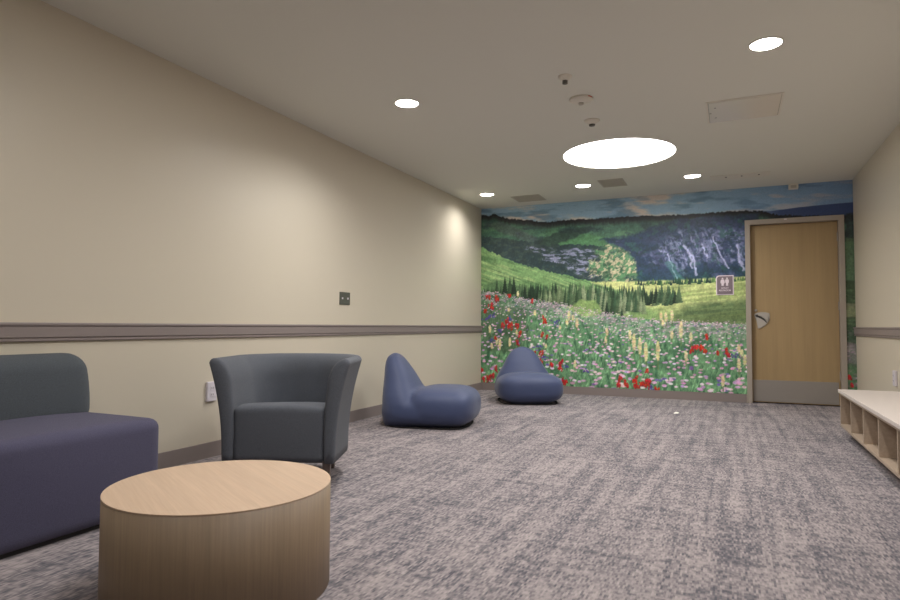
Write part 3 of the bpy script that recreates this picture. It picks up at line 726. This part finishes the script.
# ---------------------------------------------------------------- soft floor rockers
def interp(x, P): return float(np.interp(x, [a for a, _ in P], [c for _, c in P]))
def bean_mesh():
    b = bmesh.new()
    # seat cushion
    def sf(v): return v
    def superell(bm, c, h, e, n=18):
        t_ = bmesh.new(); bmesh.ops.create_cube(t_, size=2); bmesh.ops.subdivide_edges(t_, edges=t_.edges, cuts=n, use_grid_fill=True)
        for v in t_.verts:
            d = v.co; pw, qw = e; k = ((abs(d.x)**pw+abs(d.y)**pw)**(qw/pw)+abs(d.z)**qw)**(1/qw)
            v.co = Vector((c[0]+h[0]*d.x/k, c[1]+h[1]*d.y/k, c[2]+h[2]*d.z/k))
        me_ = bpy.data.meshes.new('t'); t_.to_mesh(me_); t_.free(); bm.from_mesh(me_); bpy.data.meshes.remove(me_)
    superell(b, (.575, 0, .178), (.305, .388, .178), (3.4, 2.9))
    superell(b, (.435, 0, .137), (.415, .372, .137), (4.4, 3.0))
    # tapering back, sliced by height
    rows = []; nn = 48
    zz = [.01, .03, .07, .13, .2, .27, .34, .4, .46, .51, .555, .59, .615, .632, .642, .647]
    du = [(.01, .19), (.03, .205), (.07, .215), (.13, .215), (.2, .205), (.27, .178), (.34, .157), (.46, .124), (.56, .09), (.615, .062), (.642, .03), (.647, .005)]
    uc = [(z_, max(d_+.012, .088)) for z_, d_ in du]
    wv = [(.01, .27), (.03, .31), (.07, .35), (.13, .37), (.2, .365), (.27, .34), (.34, .3), (.4, .26), (.46, .228), (.51, .2), (.555, .17), (.59, .138), (.615, .105), (.632, .065), (.642, .04), (.647, .008)]
    for z in zz:
        U, du_, w_ = interp(z, uc), interp(z, du), interp(z, wv)
        e = 2/2.7; R_ = []
        for i in range(nn):
            a = 2*PI*i/nn; c_, s_ = math.cos(a), math.sin(a)
            R_.append(b.verts.new((U+du_*math.copysign(abs(c_)**e, c_), w_*math.copysign(abs(s_)**e, s_), z)))
        rows.append(R_)
    for A, B in zip(rows, rows[1:]):
        for i in range(nn): b.faces.new((A[i], A[(i+1) % nn], B[(i+1) % nn], B[i]))
    b.faces.new(rows[0]); b.faces.new(rows[-1])
    o = obj('tmpbean', b, None)
    r = o.modifiers.new('r', 'REMESH'); r.mode = 'VOXEL'; r.voxel_size = .014
    s_ = o.modifiers.new('s', 'SMOOTH'); s_.factor = .6; s_.iterations = 9
    me_ = bpy.data.meshes.new_from_object(o.evaluated_get(bpy.context.evaluated_depsgraph_get()))
    bpy.data.objects.remove(o)
    zmin = min(v.co.z for v in me_.vertices)
    for v in me_.vertices:
        v.co.z -= zmin
        if v.co.z < .02: v.co.z *= .3
    return me_
bean = bean_mesh(); bean.name = 'cushion_body'
bean.materials.clear()
def seam_mesh():
    """piped seam running round the foot of the cushion"""
    b = bmesh.new(); pts = []
    for i in range(64):
        a = 2*PI*i/64; c_, s_ = math.cos(a), math.sin(a); e = 2/3.6
        pts.append(Vector((.432+.375*math.copysign(abs(c_)**e, c_), (.335)*math.copysign(abs(s_)**e, s_), .006)))
    R_ = []
    for i, p in enumerate(pts):
        tn = (pts[(i+1) % 64]-pts[i-1]).normalized(); nr = tn.cross(Vector((0, 0, 1)))
        R_.append([b.verts.new(p+nr*.008*math.cos(k*PI/4)+Vector((0, 0, .006*math.sin(k*PI/4)))) for k in range(8)])
    for i in range(64):
        A, B = R_[i], R_[(i+1) % 64]
        for k in range(8): b.faces.new((A[k], A[(k+1) % 8], B[(k+1) % 8], B[k]))
    return b
def rocker(loc, rz, label):
    t = thing('floor_rocker_seat', label, 'soft seat', loc, rz, 'blue soft floor seats')
    o = link('cushion_body', bean.copy(), 'blue_vinyl', t, True)
    obj('base_piping', seam_mesh(), 'dark', t, True)
    b = bmesh.new(); box(b, -.002, .012, -.03, .03, .1, .135, .002); obj('care_tag', b, 'dark', t)
    return t
rocker((.285, 5.10, 0), math.radians(12), 'blue soft floor seat in profile along the left wall, nearer one')
n2a = math.atan2(-.89, .45)
fx, fy = 1.215, 6.80
rocker((fx-.91*math.cos(n2a), fy-.91*math.sin(n2a), 0), n2a, 'blue soft floor seat facing the camera in front of the mural')

# ---------------------------------------------------------------- cubby bench
x0, yE, zb, zt = 4.068, 6.07, .085, .388
y_n = 1.6
t = thing('cubby_bench', 'low wall bench with white top and open wood cubbies along right wall', 'bench', (x0, yE, 0))
def bp(name, d, m, bev=.0015): return bxo(name, (d[0]-x0, d[1]-x0, d[2]-yE, d[3]-yE, d[4], d[5]), m, t, bev)
WR = W-.0005
bp('bench_top', (x0-.012, WR, y_n-.01, yE+.012, zt-.027, zt), 'laminate', .003)
bp('top_rail', (x0, WR, y_n, yE, zt-.045, zt-.0275), 'bench_wood')
bp('bottom_shelf', (x0, WR-.012, y_n, yE, zb, zb+.02), 'bench_wood')
bp('back_panel', (WR-.03, WR-.013, y_n, yE, zb+.02, zt-.045), 'bench_wood')
k = yE-.018; i = 0
while k > y_n-.01:
    bp('end_panel' if i == 0 else 'divider', (x0+.001, WR-.03, k, k+.018, zb+.02, zt-.045), 'bench_wood'); k -= .485; i += 1
bp('toe_kick', (x0+.2, WR-.013, y_n, yE-.06, 0, zb), 'base')

# thin white shape standing in for a small white speck on the carpet
b = bmesh.new()
pp = [(0, 0, 0), (.035, .004, .004), (.05, .02, .012), (.02, .03, .016), (-.004, .018, .006)]
v = [b.verts.new(p) for p in pp]+[b.verts.new((p[0]*.9, p[1]*.9, p[2]+.004)) for p in pp]
b.faces.new(v[:5]); b.faces.new(v[5:])
for i in range(5): b.faces.new((v[i], v[(i+1) % 5], v[5+(i+1) % 5], v[5+i]))
o = obj('carpet_fleck', b, 'fleck_white'); o.location = (2.70, 6.85, 0); tag(o, 'tiny white scrap lying on the carpet in front of the door', 'fleck')

# ---------------------------------------------------------------- camera, world, view
cd = bpy.data.cameras.new('camera'); cam = bpy.data.objects.new('camera', cd); C.objects.link(cam)
cd.sensor_width = 36; cd.lens = 619.873/900*36; cd.clip_start = .02
r_ = Vector((0.91093742, 0.41251928, 0.00456677)); u_ = Vector((0.01319168, -0.04019079, 0.99910494)); f_ = Vector((-0.4123336, 0.91006183, 0.04205312))
mw = Matrix((r_, u_, -f_)).transposed().to_4x4(); mw.translation = Vector((3.24932284, 0, .899322636)); cam.matrix_world = mw
S = bpy.context.scene; S.camera = cam
w = bpy.data.worlds.new('world'); S.world = w; w.use_nodes = True
w.node_tree.nodes['Background'].inputs[0].default_value = (0, 0, 0, 1)
S.view_settings.view_transform = 'Standard'; S.view_settings.look = 'None'; S.view_settings.gamma = 1; S.view_settings.exposure = 0
S.view_settings.use_curve_mapping = False
S.cycles.max_bounces = 8; S.cycles.diffuse_bounces = 5; S.cycles.sample_clamp_indirect = 6
S.cycles.use_denoising = True; S.cycles.caustics_reflective = False; S.cycles.caustics_refractive = False
